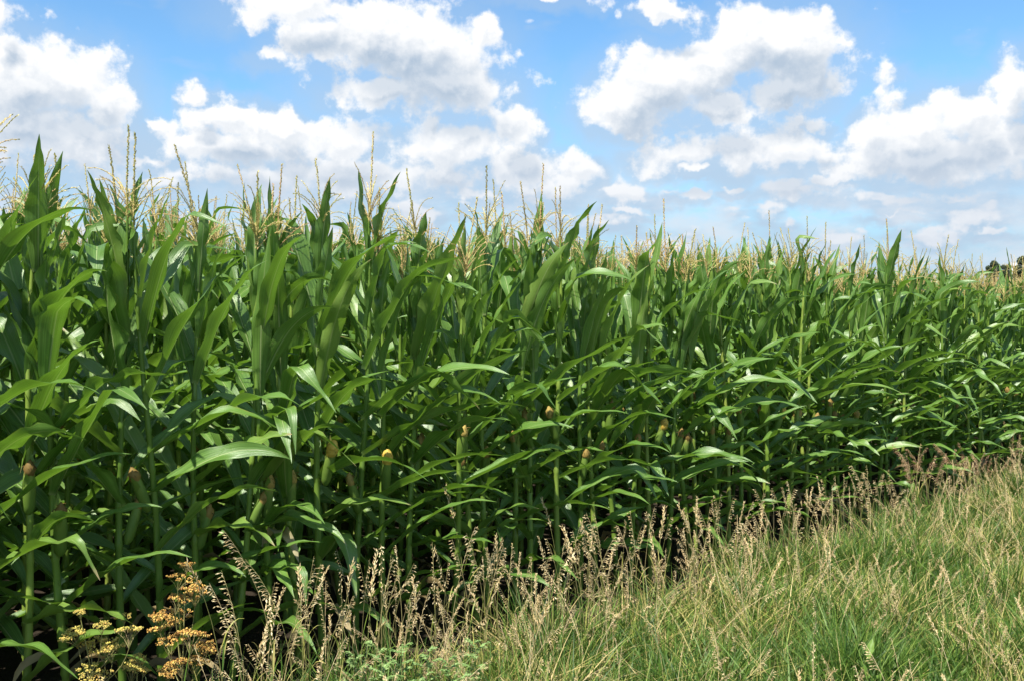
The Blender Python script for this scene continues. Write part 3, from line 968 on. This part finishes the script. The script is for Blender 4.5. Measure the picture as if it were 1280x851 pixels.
# ------------------------------------------------------------------ wild parsnip gone to seed
def umbel_arr(R, r=.045):
    rays, seeds = MB(), MB()
    n = int(R.integers(9, 14))
    for j in range(n):
        ph = j * 2.4; rr = r * math.sqrt((j + .5) / n)
        tip = np.array([rr * math.cos(ph), rr * math.sin(ph), .055 - rr * rr * 4 + R.normal() * .003])
        mid = tip * np.array([.45, .45, .62])
        rays.grid(tube(np.array([[0, 0, 0], mid, tip]), [.0009, .0007, .0006], 3), rnd=R.random(), closed=True)
        for q_ in range(int(R.integers(12, 18))):
            a = R.uniform(0, 6.28); b = R.uniform(.003, .013)
            c = tip + np.array([b * math.cos(a), b * math.sin(a), R.uniform(.002, .010)])
            rays.grid(tube(np.array([tip, (tip + c) / 2, c]), .0004, 3), rnd=R.random(), closed=True)
            s = R.uniform(.0022, .0038)
            ax = unit(R.normal(size=3) + np.array([0, 0, .6]))
            pth = c + ax * np.linspace(-s, s, 4)[:, None]
            seeds.grid(tube(pth, [s * .25, s * .95, s * .95, s * .2], 5, .55), rnd=R.random(), closed=True)
    return rays.arrays(), seeds.arrays()
Ru = np.random.default_rng(4)
umb = []
for j in range(8):
    ra, se = umbel_arr(Ru, Ru.uniform(.036, .052))
    umb.append((ra, se))
def parsnip(label, base_px, Y, umbels, mseed):
    b0 = unproject(base_px, 850, Y); base = np.array([b0[0], Y, 0.0])
    root = thing('wild_parsnip', label, 'wild parsnip', tuple(base))
    tops = sorted(umbels, key=lambda q: q[1])
    top = unproject(tops[0][0], tops[0][1], Y) - base
    t = np.linspace(0, 1, 9)[:, None]
    main = np.concatenate([top[0] * t ** 1.4, top[1] * t, (top[2] - .03) * t], 1)
    MB().grid(tube(main, np.linspace(.0042, .0016, 9), 6), rnd=.5, closed=True).build('stem', M_CULM, root)
    for i, (px, py, sc) in enumerate(umbels):
        Yo = Y + Ru.uniform(-.10, .10)
        p = unproject(px, py, Yo) - base
        ra, se = umb[int(Ru.integers(8))]
        sc *= 1.18
        M = mat4(tuple(p - np.array([0, 0, .05 * sc])), Ru.uniform(0, 6.28), sc, Ru.normal() * .15, Ru.normal() * .15)
        foot = M[:3, 3]
        b = MB().add(ra, M)
        if i:
            z0 = max(.05, min(foot[2] - .12, foot[2] * .62)); f_ = z0 / (top[2] - .03)
            j_ = np.array([top[0] * f_ ** 1.4, top[1] * f_, z0])
            tt = np.linspace(0, 1, 6)[:, None]
            br = j_ * (1 - tt) + foot * tt; br[:, :2] += ((foot - j_)[:2] * .18)[None] * np.sin(tt * math.pi)
            b.grid(tube(br, np.linspace(.0022, .0012, 6), 5), rnd=.5, closed=True)
        o = b.build('umbel', M_CULM, root)
        s_ = MB().add(se, M).build('seeds', mseed, o)
    return root
parsnip('wild parsnip with yellow green seed umbels at the bottom left before the maize', 128, 3.75,
        [(101, 765, .5), (98, 791, 1.0), (127, 781, .6), (114, 801, .9), (131, 806, 1.3), (161, 790, 1.05), (155, 770, .5), (111, 834, .8), (124, 846, 1.1), (140, 812, .9)], M_UMBEL_Y)
parsnip('small yellow wild parsnip between the two bigger ones', 166, 3.85, [(163, 835, 1.05), (172, 821, .6), (178, 838, .5)], M_UMBEL_Y)
parsnip('wild parsnip with rusty brown seed umbels left of the slim golden seed head', 226, 3.9,
        [(232, 706, .6), (222, 722, .85), (243, 738, 1.15), (219, 750, 1.0), (200, 772, 1.0), (221, 768, 1.0), (209, 786, 1.2), (237, 796, 1.25), (247, 812, 1.1), (214, 800, 1.0), (227, 829, 1.0), (209, 838, .9), (241, 826, .9), (258, 806, .7)], M_UMBEL_B)

# ------------------------------------------------------------------ ragweed and a broad-leaved weed in the verge
def ragweed(R):
    st, lf = MB(), MB()
    H = R.uniform(.30, .42)
    z = np.linspace(0, H, 6)
    st.grid(tube(np.stack([0 * z, 0 * z, z], 1), np.linspace(.003, .0012, 6), 5), rnd=.3, closed=True)
    for j in range(16):
        ph = j * 2.4; z0 = H * (.25 + .75 * j / 16)
        L = R.uniform(.07, .12) * (1.1 - .5 * j / 16)
        pts = leaf_pts(R, (0, 0, z0), ph, R.uniform(.7, 1.2), L, .006, R.uniform(.3, 1.2), (0, 0), 0, 6, 2)
        lf.grid(pts, rnd=R.random())
        mid = pts.mean(1)
        for i in range(1, 6):
            for sg in (-1, 1):
                l2 = L * .45 * (1 - abs(i - 2.5) / 4)
                lf.grid(leaf_pts(R, mid[i], ph + sg * R.uniform(.7, 1.0), R.uniform(1.0, 1.4), l2, .011, .5, (0, 0), 0, 4, 2), rnd=R.random())
    return mesh_from('stem', *st.arrays(), M_CULM), mesh_from('leaves', *lf.arrays(), M_RAG)
rag = [ragweed(Ru) for _ in range(6)]
for (px, py) in [(440, 822), (468, 812), (500, 826), (532, 814), (560, 826), (594, 818), (520, 842), (475, 846), (575, 845)]:
    Hh = .36
    # distance at which a plant of this height shows its top at that pixel row
    b = -(py - 425.5) / F_PX; cy_, sy_ = math.cos(PITCH), math.sin(PITCH)
    Yd = (Hh - CAM_H) / ((-sy_ + b * cy_) / (cy_ + b * sy_))
    x = (px - 640) / F_PX * Yd
    r_ = thing('ragweed', 'feathery pale green ragweed in the clump at the bottom edge of the grass', 'ragweed', (x, Yd, gz(x, Yd)), Ru.uniform(0, 6.28), 'ragweed clump in the verge')
    s_, l_ = rag[int(Ru.integers(6))]
    link('stem', s_, r_); link('foliage', l_, r_)
def broadweed(label, px, py, H, n, L):
    b = -(py - 425.5) / F_PX; cy_, sy_ = math.cos(PITCH), math.sin(PITCH)
    Yd = (H - CAM_H) / ((-sy_ + b * cy_) / (cy_ + b * sy_)); x = (px - 640) / F_PX * Yd
    r_ = thing('broad_leaf_weed', label, 'weed', (x, Yd, gz(x, Yd)))
    z = np.linspace(0, H, 6)
    MB().grid(tube(np.stack([0 * z, .02 * z, z], 1), np.linspace(.004, .002, 6), 5), rnd=.3, closed=True).build('stem', M_CULM, r_)
    for j in range(n):
        ph = j * 2.4
        MB().grid(leaf_pts(Ru, (0, 0, H * (.5 + .5 * j / n)), ph, Ru.uniform(.4, .9), L * Ru.uniform(.8, 1.1), L * .33, Ru.uniform(.4, 1.2), (0, 0), .3, 10, 5, ruf=.6), rnd=Ru.random()).build('leaf', M_BROAD, r_)
broadweed('yellow green broad leaved weed poking out of the grass at the bottom right', 1092, 812, .33, 4, .10)
broadweed('small bright green broad leaved weed in the fringe right of centre', 1142, 606, .38, 5, .12)

# ------------------------------------------------------------------ far trees and farm building
def far_tree(label, px, topy, Y, width, seed, tone=.5):
    R = np.random.default_rng(seed)
    tp = unproject(px, topy, Y); H = tp[2]
    root = thing('tree', label, 'tree', (tp[0], Y, 0), 0, 'far trees at the right end of the horizon')
    z = np.linspace(0, H * .6, 7)
    tb = MB().grid(tube(np.stack([.3 * np.sin(z * .3), 0 * z, z], 1), np.linspace(.45, .18, 7), 7), rnd=.4, closed=True)
    cl, rs = [], []
    for j in range(22):
        u = unit(R.normal(size=3)); c = np.array([u[0] * width * .36, u[1] * width * .36, H * .60 + u[2] * H * .26]) * 1.0
        cl.append(c); rs.append(R.uniform(.14, .24) * width)
        if j < 8:
            tb.grid(tube(np.linspace([0, 0, H * .3], c, 5), np.linspace(.16, .05, 5), 5), rnd=.4, closed=True)
    tb.build('trunk', M_BARK, root)
    b = MB()
    N = 9000
    ci = R.integers(0, 22, N)
    c = np.array(cl)[ci] + unit(R.normal(size=(N, 3))) * (np.array(rs)[ci] * R.random(N) ** .35)[:, None]
    c[:, 2] = np.minimum(c[:, 2], H)
    a = unit(R.normal(size=(N, 3))); bb = unit(np.cross(a, R.normal(size=(N, 3))))
    s = R.uniform(.28, .60, N)[:, None]
    q4 = np.stack([np.stack([c - a * s, c + bb * s * .6], 1), np.stack([c - bb * s * .6, c + a * s], 1)], 1)
    b.grid(q4, rnd=np.clip(tone + R.normal(size=N) * .2, 0, 1)).build('crown', M_TREE, root)
far_tree('small dark tree on the horizon, leftmost of the far trees', 1242, 322, 420, 6, 1, .4)
far_tree('low brownish tree on the horizon beside the white barn', 1257, 324, 420, 4, 2, .8)
far_tree('big grey green tree on the horizon right of the white barn', 1279, 317, 400, 8, 3, .5)
p = unproject(1268, 329, 640)
barn = thing('farm_building', 'white farm building with pale roof under the far trees at the right', 'farm building', (p[0], 640, 0), .3)
def box_arr(x0, x1, y0, y1, z0, z1):
    b = MB()
    b.grid(np.array([[[x0, y0, z0], [x1, y0, z0], [x1, y1, z0], [x0, y1, z0]], [[x0, y0, z1], [x1, y0, z1], [x1, y1, z1], [x0, y1, z1]]]), closed=True)
    b.grid(np.array([[[x0, y0, z1], [x1, y0, z1]], [[x0, y1, z1], [x1, y1, z1]]]))
    return b
hw = p[2] - 3.2
box_arr(-4, 4, -3, 3, 0, hw).build('wall', M_WHITE, barn)
b = MB()
b.grid(np.array([[[-4.4, -3.4, hw + .01], [4.4, -3.4, hw + .01]], [[-4.4, 0, p[2]], [4.4, 0, p[2]]], [[-4.4, 3.4, hw + .01], [4.4, 3.4, hw + .01]]]))
b.grid(np.array([[[-4.02, -3, hw], [-4.02, 3, hw]], [[-4.02, 0, p[2] - .1], [-4.02, 0, p[2] - .1]]]))
b.grid(np.array([[[4.02, -3, hw], [4.02, 3, hw]], [[4.02, 0, p[2] - .1], [4.02, 0, p[2] - .1]]]))
b.build('roof', M_ROOF, barn)
for x in (-2, 1.5):
    box_arr(x, x + 1.1, -3.06, -2.9, hw - 2.6, hw - 1.2).build('window', M_DARKGLASS, barn)
